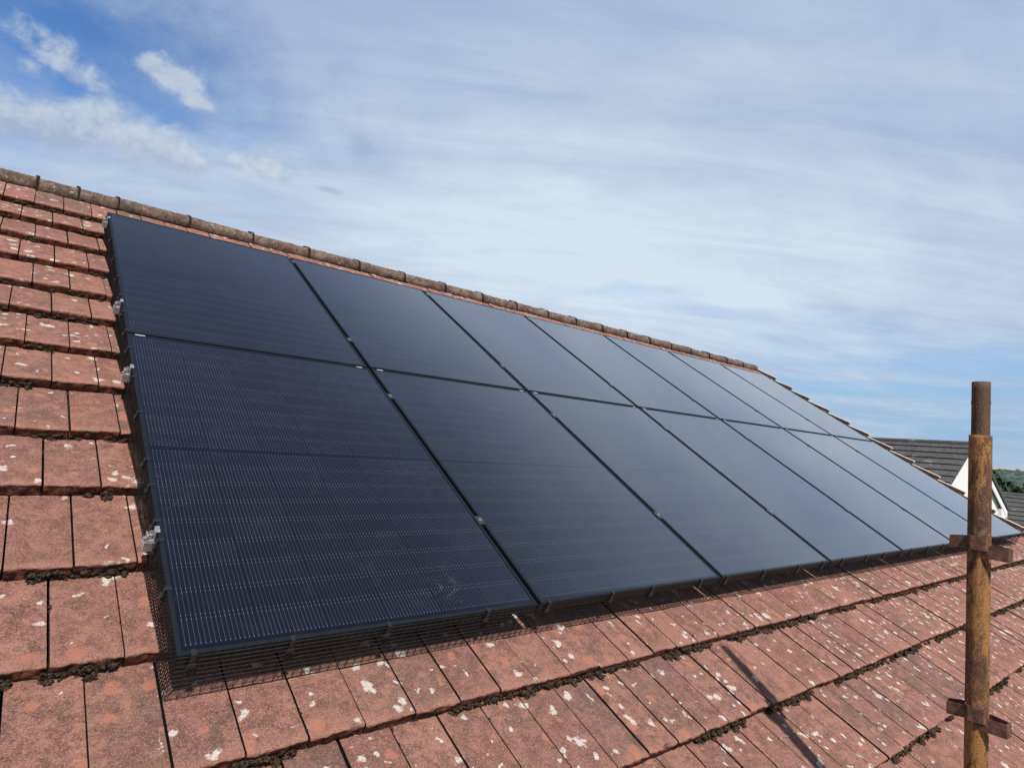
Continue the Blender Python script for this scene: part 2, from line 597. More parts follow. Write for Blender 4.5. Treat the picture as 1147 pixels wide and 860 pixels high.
def build_land():
    n = 48
    radii = [0, 15, 30, 50, 80, 120, 180, 300, 600, 1500, 6000]
    pts = [(0, 0, GROUND)]
    for r in radii[1:]:
        for k in range(n):
            a = 2 * math.pi * k / n
            pts.append((r * math.cos(a), r * math.sin(a), GROUND - (0.012 * max(0, r - 60) if r < 400 else 4.1)))
    f = [(0, 1 + k, 1 + (k + 1) % n) for k in range(n)]
    for i in range(len(radii) - 2):
        for k in range(n):
            k2 = (k + 1) % n
            f.append((1 + i * n + k, 1 + (i + 1) * n + k, 1 + (i + 1) * n + k2, 1 + i * n + k2))
    sheet('ground', pts, f, M['grass'])

    def ridge(name, dist, depth, rise, mat, a0, a1, seed, amp):
        pts, f, na, nr = [], [], 90, 14
        for j in range(nr + 1):
            t = j / nr
            for i in range(na + 1):
                a = R(a0 + (a1 - a0) * i / na)
                r = dist + depth * t
                h = rise * math.sin(min(1, t * 1.25) * math.pi / 2) * (1 + amp * noise.noise((a * 6 + seed, t * 2, seed)))
                h += rise * .08 * noise.noise((a * 40, t * 8, seed)) * t
                pts.append((EYE.x + r * math.cos(a), EYE.y + r * math.sin(a), h - 6))
        for j in range(nr):
            for i in range(na):
                b = j * (na + 1) + i
                f.append((b, b + 1, b + na + 2, b + na + 1))
        return sheet(name, pts, f, mat), pts
    _, hp = ridge('hill', 330, 420, 19.0, M['hill'], -25, 70, 2.3, .22)
    ridge('moorland', 1500, 1600, 46, M['moor'], -25, 70, 5.1, .10)
    # far wood on the hill, one mass
    mb = MB()
    ico = bmesh.new()
    bmesh.ops.create_icosphere(ico, subdivisions=1, radius=1)
    base = [v.co.copy() for v in ico.verts]
    tri = [[v.index for v in q.verts] for q in ico.faces]
    ico.free()
    rnd = random.Random(5)
    for _ in range(8000):
        a = R(rnd.uniform(-12, 42))
        t = rnd.random()
        r = 370 + 380 * t
        if noise.noise((a * 14, t * 5, 1.7)) < -.22:
            continue
        h = 19.0 * math.sin(min(1, (r - 330) / 420 * 1.25) * math.pi / 2) * (1 + .22 * noise.noise((a * 6 + 2.3, (r - 330) / 420 * 2, 2.3))) - 6
        s = rnd.uniform(1.2, 2.6)
        o = Vector((EYE.x + r * math.cos(a), EYE.y + r * math.sin(a), h + s * .3))
        sd = rnd.random() * 50
        mb.add([o + Vector((p.x * s, p.y * s, p.z * s * .8)) * (1 + .35 * noise.noise(p * 1.7 + Vector((sd, 0, 0)))) for p in base], tri)
    o = mb.build('far_wood', M['wood'])
    tag(o, 'dark wooded hillside in the far distance right of the scaffold pole', 'woodland', kind='stuff')


build_land()

# ------------------------------------------------------------------ our house
HC = .115                                   # crest plane of the tiles lies this far under the panel faces
STEP = .045
UL, UR = -.55, 8.86                         # left and right verge
V_EAVE, V_RIDGE = -1.19, 4.16
#        crest v, joint phase (share of one tile face)
TW = .1506
ROWS = [(-1.19, .55), (-.862, .03), (-.531, .58), (-.208, .0), (.122, .52), (.447, .85), (.803, .34), (1.121, .80), (1.459, .43),
        (1.770, .81), (2.102, .37), (2.402, .83), (2.738, .39), (3.080, .78), (3.390, .28), (3.700, .63), (4.14, .2)]


def tile_w(v):
    """height of the tile surface at v"""
    for i in range(len(ROWS) - 1):
        if ROWS[i][0] <= v < ROWS[i + 1][0]:
            g = ROWS[i + 1][0] - ROWS[i][0] if i < len(ROWS) - 2 else 1.0
            return -HC - STEP * (v - ROWS[i][0]) / g
    return -HC - STEP


def build_tiles(parent):
    verts, faces, tint, along, butt = [], [], [], [], []
    rnd = random.Random(11)
    for i in range(len(ROWS) - 1):
        v0, ph = ROWS[i]
        g = ROWS[i + 1][0] - v0
        k0 = math.floor((UL + .006) / TW - ph) - 1
        for k in range(k0, 70):
            a = -.006 + (k + ph) * TW
            b = a + TW
            if b < UL + .02 or a > UR - .02:
                continue
            real = (k % 2 == 0)                       # every second joint is a real gap, the other a groove
            ga, gb = (.0030, .0023) if real else (.0023, .0028)
            ga *= rnd.uniform(.6, 1.5)
            gb *= rnd.uniform(.6, 1.5)
            a, b = max(a + ga, UL), min(b - gb, UR)
            near = a < 1.9 and v0 < 2.0
            hidden = a > .1 and b < 8.0 and v0 > .05 and v0 + g < 3.4
            nx, ny = (22, 12) if near else (9, 6)
            if hidden:
                nx, ny = 2, 2
            L = g + .05
            gs = g if i < len(ROWS) - 2 else 1.0
            if not hidden:
                dz = rnd.uniform(-.0022, .0022)
                roll = rnd.uniform(-.0022, .0022)
                sv = rnd.uniform(-.0025, .0025)
            else:
                dz = roll = sv = 0
            tc = (rnd.random(), rnd.random(), rnd.random())
            cols = []
            sd = rnd.random() * 100

            def pt(x, y, dw):
                u = a + (b - a) * x
                w = -HC - STEP * (y / gs) + dz + roll * (x - .5) * 2 + dw
                return (u, v0 + sv + y, w)
            ys = [0, .0035, .009] + [.02 + (L - .02) * j / ny for j in range(ny + 1)]
            rowsv = []
            nb = 5 if near else 3
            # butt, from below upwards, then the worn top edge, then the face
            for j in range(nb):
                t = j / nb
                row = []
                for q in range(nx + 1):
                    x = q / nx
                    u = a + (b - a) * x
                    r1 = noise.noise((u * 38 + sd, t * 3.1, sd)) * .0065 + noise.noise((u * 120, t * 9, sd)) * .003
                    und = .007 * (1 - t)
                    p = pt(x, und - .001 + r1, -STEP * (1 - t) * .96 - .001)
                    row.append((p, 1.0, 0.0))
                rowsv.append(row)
            for y in ys:
                row = []
                for q in range(nx + 1):
                    x = q / nx
                    u = a + (b - a) * x
                    dw = noise.noise((u * 24 + sd, y * 24, 3.0)) * .0011
                    yy = y
                    if y < .004:
                        e = noise.noise((u * 38 + sd, 2.9, sd)) * .0055 + noise.noise((u * 140, 1.2, sd)) * .0028
                        chip = max(0, noise.noise((u * 17, sd, v0)) - .38) * .03
                        yy = y + e + chip
                        dw -= (.0055 if y == 0 else .0016) + chip * .3
                    if q in (0, nx):
                        dw -= .0014
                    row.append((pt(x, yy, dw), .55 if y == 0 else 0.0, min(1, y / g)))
                rowsv.append(row)
            base = len(verts)
            nr = len(rowsv)
            for row in rowsv:
                for p, bt, al in row:
                    verts.append(p)
                    butt.append(bt)
                    along.append(al)
                    tint.append((*tc, 1))
            for j in range(nr - 1):
                for q in range(nx):
                    o = base + j * (nx + 1) + q
                    faces.append((o, o + 1, o + nx + 2, o + nx + 1))
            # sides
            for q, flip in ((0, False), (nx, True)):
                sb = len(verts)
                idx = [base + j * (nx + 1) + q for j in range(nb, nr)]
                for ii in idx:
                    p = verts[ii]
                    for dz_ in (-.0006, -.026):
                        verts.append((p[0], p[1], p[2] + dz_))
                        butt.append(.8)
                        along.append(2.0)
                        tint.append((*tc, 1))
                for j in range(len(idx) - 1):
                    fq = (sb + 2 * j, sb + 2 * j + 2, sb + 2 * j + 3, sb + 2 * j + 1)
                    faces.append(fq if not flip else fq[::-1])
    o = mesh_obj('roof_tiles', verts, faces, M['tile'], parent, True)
    me = o.data
    ca = me.color_attributes.new('tint', 'FLOAT_COLOR', 'POINT')
    ca.data.foreach_set('color', [x for t in tint for x in t])
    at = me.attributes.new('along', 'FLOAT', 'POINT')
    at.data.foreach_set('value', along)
    at = me.attributes.new('butt', 'FLOAT', 'POINT')
    at.data.foreach_set('value', butt)
    return o


def build_moss(parent):
    bms = []
    for sub in (2, 3):
        bm = bmesh.new()
        bmesh.ops.create_icosphere(bm, subdivisions=sub, radius=1)
        bm.verts.index_update()
        bms.append(([v.co.copy() for v in bm.verts], [[v.index for v in q.verts] for q in bm.faces]))
        bm.free()
    mb = MB()
    rnd = random.Random(21)

    def lump(u, v, w, s, sq, fine):
        base, tri = bms[1 if fine else 0]
        sd = rnd.random() * 90
        vs = []
        for p in base:
            k = 1 + .9 * noise.noise(p * 1.3 + Vector((sd, 0, 0))) + .8 * noise.noise(p * 3.1 + Vector((0, sd, 0)))
            k = max(.3, k + (.5 * noise.noise(p * 7 + Vector((sd, sd, 0))) if fine else 0))
            vs.append((u + p.x * s * k * sq, v + p.y * s * k, w + p.z * s * k * .75))
        mb.add(vs, tri)
    for i in range(len(ROWS) - 1):
        v0 = ROWS[i][0]
        u = UL
        while u < UR:
            u += rnd.uniform(.0035, .008) * (1 if u < 2.5 else 1.7)
            hidden = u > .06 and u < 8.02 and v0 > .03 and v0 < 3.5
            if hidden:
                continue
            d = noise.noise((u * 5.5, v0 * 7, 4.4)) + .45 * noise.noise((u * 19, v0 * 3, 1.4))
            lush = min(1.0, max(0.0, (u - .9) / 1.6))
            if v0 > .5 and u < .06:
                lush = -.05
            if d < .06 - lush * .34:
                continue
            near = u < 2.2 and v0 < 1.0
            s = (.0028 + .0060 * rnd.random() ** 2) * (1 + .3 * lush)
            t = rnd.random()
            lump(u, v0 + .004 - s * .6 - rnd.random() * .006 * (1 + lush), -HC - STEP * (1 - t * .55) + s * .2 - .004, s, rnd.uniform(.9, 1.7), near)
            if rnd.random() < .10 + .12 * lush:          # clumps hanging over the row below
                s2 = s * rnd.uniform(1.0, 1.7)
                lump(u, v0 - .008 - s2 * .6, -HC - STEP + s2 * .35, s2, 1.0, near)
    for q in range(900):
        u = rnd.uniform(UL, UR)
        if noise.noise((u * 4, 9.1, 2.2)) < -.05:
            continue
        s = rnd.uniform(.004, .012)
        lump(u, 4.043 + rnd.uniform(-.008, .006), -.130 + s * .3, s, 1.3, False)
    # little tufts sitting in the joints
    for i in range(len(ROWS) - 1):
        v0, ph = ROWS[i]
        g = ROWS[i + 1][0] - v0
        for k in range(-5, 62):
            uj = -.006 + (k + ph) * TW
            if uj < UL or uj > UR or rnd.random() > .30:
                continue
            for _ in range(rnd.randint(1, 5)):
                y = rnd.random() ** 1.5 * g if rnd.random() < .4 else g * rnd.uniform(.55, 1)
                if uj > .03 and uj < 8.0 and v0 + y > .0 and v0 + y < 3.45:
                    continue
                s = rnd.uniform(.002, .0048)
                lump(uj + rnd.uniform(-.002, .002), v0 + y, tile_w(v0 + y) - .001, s, .9, uj < 1.5)
    o = mb.build('moss', M['moss'], parent, True)
    tag(o, kind='stuff')
    return o


def build_house():
    house = on_roof('house', 0, 0, 0, label='red tiled house roof with mossy tile courses carrying the solar panels', cat='house')
    build_tiles(house)
    build_moss(house)
    mb = MB()                                    # felt below the tiles
    mb.box(UL + .02, UR - .02, V_EAVE + .03, V_RIDGE - .02, -.235, -.205)
    mb.build('roof_deck', M['felt'], house)
    cp, sp = math.cos(PITCH), math.sin(PITCH)

    def loc(x, y, z):                            # world (relative to Z0) -> roof local
        return (x, y * cp + z * sp, -y * sp + z * cp)
    # ridge line in world (relative): where the two crest planes meet
    wr = -HC
    yr = V_RIDGE * cp - wr * sp
    zr = V_RIDGE * sp + wr * cp
    # rear slope, gables and walls
    ye = V_EAVE * cp - (-.2) * sp
    ze = V_EAVE * sp + (-.2) * cp
    mb = MB()
    run = yr - ye
    pts = [loc(UL, yr, zr - .02), loc(UR, yr, zr - .02), loc(UR, yr + run, ze), loc(UL, yr + run, ze),
           loc(UL, yr, zr - .12), loc(UR, yr, zr - .12), loc(UR, yr + run, ze - .1), loc(UL, yr + run, ze - .1)]
    mb.add(pts, [(0, 1, 2, 3), (7, 6, 5, 4), (0, 4, 5, 1), (1, 5, 6, 2), (2, 6, 7, 3), (3, 7, 4, 0)])
    mb.build('rear_roof', M['tile'], house)
    mb = MB()
    wy0, wy1 = ye + .25, yr + run - .25
    xl, xr = UL + .12, UR - .12
    zt = ze - .06
    za = zr - .22
    prof = [(wy0, -Z0), (wy1, -Z0), (wy1, zt), (yr, za), (wy0, zt)]
    pts = [loc(xl, y, z) for y, z in prof] + [loc(xr, y, z) for y, z in prof]
    fs = [(4, 3, 2, 1, 0), (5, 6, 7, 8, 9)] + [(i, (i + 1) % 5, 5 + (i + 1) % 5, 5 + i) for i in range(5)]
    mb.add(pts, fs)
    mb.build('wall', M['render_wall'], house)
    # ridge tiles
    RL = .462
    u0 = .10 - 2 * RL + .0
    ends = [UL - .01, -.36]
    x = .10
    while x < UR - .2:
        ends.append(x)
        x += RL
    ends.append(UR + .01)
    rnd = random.Random(3)
    hw, hh = RIDGE_HW, RIDGE_H
    for i in range(len(ends) - 1):
        a, b = ends[i] + .004, ends[i + 1] - .004
        nx, na = 26, 18
        mb = MB()
        sd = rnd.random() * 50
        dy, dzz, tl = rnd.uniform(-.004, .004), rnd.uniform(-.004, .004), rnd.uniform(-.004, .004)
        pts = []
        for s in range(2):
            th = 0.0 if s == 0 else .018
            for q in range(nx + 1):
                xx = a + (b - a) * q / nx
                for k in range(na + 1):
                    t = math.pi * k / na
                    # rounded hood on short straight sides
                    if k in (0, na):
                        t = 0.0 if k == 0 else math.pi
                        low = SKIRT
                    else:
                        t = math.pi * (k - 1) / (na - 2)
                        low = 0.0
                    py = -math.cos(t) * (1.05 if low else 1)
                    pz = math.sin(t) ** .85
                    rr = 1 + .05 * noise.noise((xx * 14 + sd, t * 3, 1)) + .06 * noise.noise((xx * 45, t * 8, sd))
                    Y = yr + dy + py * (hw - th) * rr
                    Z = RIDGE_Z + zr + dzz + tl * (q / nx - .5) * 2 + pz * (hh - th) * rr - low
                    pts.append(loc(xx, Y, Z))
        N = na + 1
        off = (nx + 1) * N
        fs = []
        for q in range(nx):
            for k in range(na):
                o = q * N + k
                fs.append((o, o + N, o + N + 1, o + 1))
                fs.append((off + o, off + o + 1, off + o + N + 1, off + o + N))
        for q in (0, nx):
            for k in range(na):
                o = q * N + k
                fs.append((o, o + 1, off + o + 1, off + o) if q == 0 else (o, off + o, off + o + 1, o + 1))
        for q in range(nx):
            for k in (0, na):
                o = q * N + k
                fs.append((o, off + o, off + o + N, o + N) if k == 0 else (o, o + N, off + o + N, off + o))
        mb.add(pts, fs)
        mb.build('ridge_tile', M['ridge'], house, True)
    # mortar bedding under the ridge, coloured dark to read as a shaded gap
    mb = MB()
    pts, fs = [], []
    nseg = 150
    for q in range(nseg + 1):
        xx = UL + (UR - UL) * q / nseg
        j = .008 * noise.noise((xx * 9, 2, 2)) + .005 * noise.noise((xx * 31, 5, 1))
        for (Y, Z) in ((yr - hw - .004 + j, zr + RIDGE_Z - .10), (yr - hw + .012 + j, zr + RIDGE_Z + .004), (yr, zr + RIDGE_Z + .01)):
            pts.append(loc(xx, Y, Z))
    for q in range(nseg):
        for k in range(2):
            o = q * 3 + k
            fs.append((o, o + 3, o + 4, o + 1))
    mb.add(pts, fs)
    mb.build('mortar_bed', M['gap'], house, True)
    # straps over the ridge joints
    for e in ends[1:-1] + [-.133]:
        mb = MB()
        path = []
        for k in range(13):
            t = math.pi * k / 12
            path.append(Vector(loc(0, yr - math.cos(t) * (hw + .006), zr + RIDGE_Z + math.sin(t) ** .85 * (hh + .007))))
        path.insert(0, Vector(loc(0, yr - hw * 1.05 - .006, zr + RIDGE_Z - .045)))
        ctr = Vector(loc(0, yr, zr + RIDGE_Z - .02))
        wdt = .0065
        pts, fs = [], []
        for p in path:
            q = p + (p - ctr).normalized() * .005
            for xx, c in ((-wdt, p), (wdt, p), (wdt, q), (-wdt, q)):
                pts.append((e + xx, c.y, c.z))
        for k in range(len(path) - 1):
            for s in range(4):
                fs.append((k * 4 + s, k * 4 + (s + 1) % 4, k * 4 + 4 + (s + 1) % 4, k * 4 + 4 + s))
        fs += [(3, 2, 1, 0), tuple(len(pts) - 4 + s for s in range(4))]
        mb.add(pts, fs)
        tipp = loc(0, yr - .01, zr + RIDGE_Z + hh + .008)
        mb.box(e - .012, e + .012, tipp[1] - .02, tipp[1] + .02, tipp[2] - .004, tipp[2] + .007, .003)
        mb.build('ridge_clip', M['strap'], house)
    # verge caps, one to each course, both ends
    for side in (0, 1):
        for i in range(len(ROWS) - 1):
            v0 = ROWS[i][0]
            g = ROWS[i + 1][0] - v0
            if v0 > 3.9:
                continue
            top = VERGE_TOP
            if side == 0:
                xa, xb = UL - .075, UL - .004
            else:
                xa, xb = UR + .004, UR + .06
            mb = MB()
            ln = g + .03
            for (c0, c1, wl, wh, mat) in ((xa, xb, -.19, top, 0),):
                pts = [(c0, v0, wh), (c1, v0, wh), (c1, v0 + ln, wh - STEP * ln / g), (c0, v0 + ln, wh - STEP * ln / g),
                       (c0, v0, wl), (c1, v0, wl), (c1, v0 + ln, wl - STEP), (c0, v0 + ln, wl - STEP)]
                mb.add(pts, [(0, 1, 2, 3), (7, 6, 5, 4), (0, 4, 5, 1), (1, 5, 6, 2), (2, 6, 7, 3), (3, 7, 4, 0)])
            vc = mb.build('verge_cap', M['verge_side'], house)
            mb = MB()
            d0, d1 = (c0 - .003, c1 - .012) if side == 0 else (c0 + .012, c1 + .003)
            pts = [(d0, v0 - .004, wh + .007), (d1, v0 - .004, wh + .007), (d1, v0 + ln, wh + .004 - STEP * ln / g), (d0, v0 + ln, wh + .004 - STEP * ln / g),
                   (d0, v0 - .004, wh - .012), (d1, v0 - .004, wh - .012), (d1, v0 + ln, wh - .012 - STEP * ln / g), (d0, v0 + ln, wh - .012 - STEP * ln / g)]
            mb.add(pts, [(0, 1, 2, 3), (7, 6, 5, 4), (0, 4, 5, 1), (1, 5, 6, 2), (2, 6, 7, 3), (3, 7, 4, 0)])
            mb.build('mortar_strip', M['verge'], vc)
    return house


RIDGE_HW, RIDGE_H, RIDGE_Z = .125, .060, -.040
SKIRT = .049
VERGE_TOP = -.075
M['strap'] = simple('weathered_dark_strap', (.020, .018, .016), .9, 0, .4, 60, 0, .1)
M['verge_side'] = simple('shaded_brown_verge_tile', (.085, .050, .040), .95, 0, .35, 25, .004)  # weathered brown, with the shade on the cap sides put into the colour
M['verge'] = simple('cream_verge_mortar', (.72, .62, .48), .9, 0, .2, 30, .004)
build_house()

# ------------------------------------------------------------------ solar panels
PW, PH, GU, GV = 1.134, 1.722, .020, .016


def make_panel():
    root = on_roof('solar_panel', 0, 0)
    mb = MB()
    mb.box(.0095, PW - .0095, .0095, PH - .0095, -.0075, -.0018)
    mb.build('glass', M['glass'], root)
    L, H = .0112, .035
    pts, fs = [], []
    prof = [(0, -H), (0, -.0008), (.0008, 0), (L - .0004, 0), (L, -.0004), (L, -.0085), (.002, -.0085), (.002, -H)]
    # closed mitred loop, plus the lower inner flange
    corners = [(0, 0, 1, 1), (PW, 0, -1, 1), (PW, PH, -1, -1), (0, PH, 1, -1)]
    for cx, cy, sx, sy in corners:
        for d, z in prof:
            pts.append((cx + sx * d, cy + sy * d, z))
    N = len(prof)
    for k in range(4):
        k2 = (k + 1) % 4
        for j in range(N):
            j2 = (j + 1) % N
            fs.append((k * N + j, k2 * N + j, k2 * N + j2, k * N + j2))
    mb = MB()
    mb.add(pts, fs)
    fl = [(0, -H + .0015), (.028, -H + .0015), (.028, -H), (0.0005, -H)]
    pts, fs = [], []
    for cx, cy, sx, sy in corners:
        for d, z in fl:
            d = max(d, .0022)
            pts.append((cx + sx * d, cy + sy * d, z))
    for k in range(4):
        k2 = (k + 1) % 4
        for j in range(4):
            j2 = (j + 1) % 4
            fs.append((k * 4 + j, k2 * 4 + j, k2 * 4 + j2, k * 4 + j2))
    mb.add(pts, fs)
    mb.build('frame', M['frame'], root)
    return root


def copy_tree(o, parent=None):
    c = o.copy()
    COL.objects.link(c)
    if parent:
        c.parent = parent
    for ch in list(o.children):
        copy_tree(ch, c)
    return c


proto = make_panel()
NTH = ['leftmost', 'second', 'third', 'fourth', 'fifth', 'sixth', 'rightmost']
first = True
LOWER = []
for r in range(2):
    for k in range(7):
        p = proto if first else copy_tree(proto)
        first = False
        p.location = roof_point(k * (PW + GU), r * (PH + GV), 0)
        rowname = 'lower row, along the mesh edge' if r == 0 else 'upper row, under the ridge'
        pos = NTH[k] + (' of the seven panels' if k in (0, 6) else ' panel from the left')
        tag(p, 'black solar panel, %s in the %s' % (pos, rowname), 'solar panel', 'solar panels on the red tiled roof')
        if r == 0:
            LOWER.append(p)
for p in LOWER:
    for ua, ub in ((.030, .068), (PW - .070, PW - .038)):
        mb = MB()
        mb.box(ua, ub, PH - .0085, PH - .0015, .0001, .0006)
        mb.build('sticker', M['sticker'], p)

# ------------------------------------------------------------------ mounting rails with clamps
RAILS = [(.445, 'lowest'), (1.42, 'second lowest'), (2.07, 'third lowest'), (3.352, 'topmost')]
WHERE = ['beside the lower half of the bottom left panel', 'just below the seam of the two left panels',
         'just above the seam of the two left panels', 'at the top left corner under the ridge']


def make_rail():
    root = on_roof('mounting_rail', 0, 0)
    W_ = 7 * PW + 6 * GU
    mb = MB()                                     # a slotted C section
    a, b = -.028, W_ + .028
    t = .0026
    z1, z0 = -.0352, -.066
    for (y0, y1, zz0, zz1) in ((-.015, .015, z0, z0 + t), (-.015, -.015 + t, z0 + t, z1), (.015 - t, .015, z0 + t, z1),
                               (-.015 + t, -.006, z1 - t, z1), (.006, .015 - t, z1 - t, z1), (-.015 + t, .015 - t, z0 + .014, z0 + .014 + t)):
        mb.box(a, b, y0, y1, zz0, zz1)
    mb.build('rail', M['alu'], root)

    def bolt(u, z, up=.006):
        m2 = MB()
        m2.tube([(u, 0, z - .004), (u, 0, z + .0012)], .0085, 14)
        m2.tube([(u, 0, z + .0012), (u, 0, z + .0012 + up)], .0062, 8)
        return m2
    for s in (0, 1):
        mb = MB()
        if s == 0:
            mb.box(-.024, -.0015, -.013, .013, -.0350, -.029, .0008)
            mb.box(-.024, -.020, -.013, .013, -.029, -.014, .0008)
            mb.box(-.0065, -.0015, -.013, .013, -.029, .0022, .0008)
            mb.box(-.0065, .006, -.013, .013, .0005, .0028, .0006)
            ub = -.0135
        else:
            mb.box(W_ + .0015, W_ + .036, -.020, .020, -.0350, -.028, .0008)
            mb.box(W_ + .0015, W_ + .0075, -.020, .020, -.028, .0022, .0008)
            mb.box(W_ - .008, W_ + .0075, -.020, .020, .0005, .0035, .0006)
            ub = W_ + .019
        c = mb.build('end_clamp', M['alu'] if s == 0 else M['clamp'], root)
        b2 = bolt(ub, -.014 if s == 0 else -.012, .007)
        b2.tube([(ub, 0, -.03), (ub, 0, -.012)], .004, 8)
        b2.build('bolt', M['steel'], c)
    for k in range(1, 7):
        u = k * PW + (k - .5) * GU
        mb = MB()
        mb.box(u - .0175, u + .0175, -.025, .025, .0006, .0036, .0008)
        mb.box(u - .0085, u + .0085, -.025, .025, -.030, .0006)
        c = mb.build('mid_clamp', M['clamp'], root)
        bolt(u, .0040, .004).build('bolt', M['steel'], c)
    for u in (.55, 1.9, 3.4, 4.9, 6.4, 7.6):
        mb = MB()                                 # roof hook: foot on the deck, arm up to the rail
        mb.box(u - .016, u + .016, -.10, .022, -.108, -.102)
        mb.box(u - .016, u + .016, .022, .028, -.108, -.040)
        mb.box(u - .016, u + .016, -.106, -.100, -.19, -.102)
        mb.build('roof_hook', M['alu'], root)
    return root


M['clamp'] = simple('dark_grey_clamp', (.10, .105, .11), .35, .8, .15, 50)
rail = make_rail()
for i, (v, nm) in enumerate(RAILS):
    o = rail if i == 0 else copy_tree(rail)
    o.location = roof_point(0, v, 0)
    tag(o, '%s silver rail end %s' % (nm, WHERE[i]), 'mounting rail', 'rails under the solar panels')


# ------------------------------------------------------------------ wire skirt round the array
def build_skirt():
    W_ = 7 * PW + 6 * GU
    T = 2 * PH + GV
    root = on_roof('bird_mesh', 0, 0, label='black wire mesh skirt closing the gap under the solar panels', cat='wire mesh')
    r = .0009
    top, nH, hs = -.008, 10, .0150

    def out(w):                                   # the sheet leans outwards towards its foot
        t = max(0.0, (-w - .03) / .12)
        return .0015 + .005 * t * t
    mb = MB()

    def ring(w, jit):
        o = out(w)
        rad = .012 + o
        pts = []
        n = 60
        for k in range(n + 1):
            x = W_ * k / n
            pts.append((x, -o + jit * noise.noise((x * 5, w * 40, 1.0)), w + .003 * noise.noise((x * 3.3, w * 20, 7.0))))
        left = []
        m = 30
        for k in range(m + 1):
            y = T * k / m
            left.append((-o + jit * noise.noise((y * 5, w * 40, 9.0)), y, w + .003 * noise.noise((y * 3.3, w * 20, 3.0))))
        # rounded corner between the two sides
        arc = [(-o + o * .3, -o + o * .3, w)]
        mb.tube(list(reversed(left[1:])) + arc + pts[1:], r, 4, False)
        mb.tube([(W_ + o, T * k / 12, w) for k in range(13)], r, 4, False)
        mb.tube([(W_ * k / 20, T + o, w) for k in range(21)], r, 4, False)
    for j in range(nH):
        ring(top - j * hs, .002)
    # uprights
    pitch = .0255
    zs = [top + .004, -.05, -.085, -.12, -.15]

    def upright(fx, foot, rad=None):
        z = [q for q in zs if q > foot + .006] + [foot]
        mb.tube([fx(q) for q in z], rad or r, 4, False)
    k = 0
    while k * pitch < W_:
        x = k * pitch
        upright(lambda q: (x + .002 * noise.noise((x * 9, q * 9, 0)), -out(q) + .0015 * noise.noise((x * 5, q * 40, 1.0)), q), tile_w(-.014) - .001)
        k += 1
    # a foot flap turned out on the tiles
    for dv in (-.007,):
        mb.tube([(W_ * q / 200, -.0145 - dv + .0015 * noise.noise((q * .4, dv, 2)), tile_w(-.016) + .0015 + .002 * abs(noise.noise((q * .7, 1, 1)))) for q in range(201)], r, 4, False)
    k = 0
    pitch_l, pitch = pitch, .0127
    while k * pitch < T:
        y = k * pitch
        f = tile_w(y)
        upright(lambda q: (-out(q) + .0015 * noise.noise((y * 9, q * 30, 2.0)), y, q), f, .0014)
        upright(lambda q: (W_ + out(q), y, q), f)
        k += 1
    k = 0
    pitch = pitch_l
    while k * pitch < W_:
        x = k * pitch
        upright(lambda q: (x, T + out(q), q), -.15)
        k += 1
    mb.build('wire_sheet', M['wire'], root)

    # clips hooked over the frames
    def clip(kind, t):
        m2 = MB()
        hw = .0065
        if kind == 'front':
            m2.box(t - hw, t + hw, -.0035, .0115, .0006, .0028, .0006)
            m2.box(t - hw, t + hw, -.0060, -.0012, -.046, .0028, .0006)
            m2.box(t - hw * 1.6, t + hw * 1.6, -.0095, -.0060, -.040, -.026, .0008)
        elif kind == 'left':
            m2.box(-.0035, .0115, t - hw, t + hw, .0006, .0028, .0006)
            m2.box(-.0060, -.0012, t - hw, t + hw, -.046, .0028, .0006)
            m2.box(-.0120, -.0060, t - hw * 1.3, t + hw * 1.3, -.034, -.018, .0008)
        else:
            m2.box(W_ - .0115, W_ + .0035, t - hw, t + hw, .0006, .0028, .0006)
            m2.box(W_ + .0012, W_ + .0060, t - hw, t + hw, -.046, .0028, .0006)
        m2.build('clip', M['plastic'], root)
    us = [.036, .273, .555, .918, 1.192, 1.531, 1.782, 2.132, 2.345, 2.69, 3.061, 3.355, 3.62, 3.98, 4.27, 4.58, 4.79, 5.13, 5.48,
          5.80, 6.02, 6.35, 6.66, 6.96, 7.22, 7.55, 7.92]
    for u in us:
        clip('front', u)
    for v in (3.42, 2.975, 2.66, 2.381, 2.142, 1.95, 1.755, 1.587, 1.34, 1.081, .79, .653, .484, .40, .215):
        clip('left', v)
    for k in range(10):
        clip('right', .2 + .34 * k)


build_skirt()


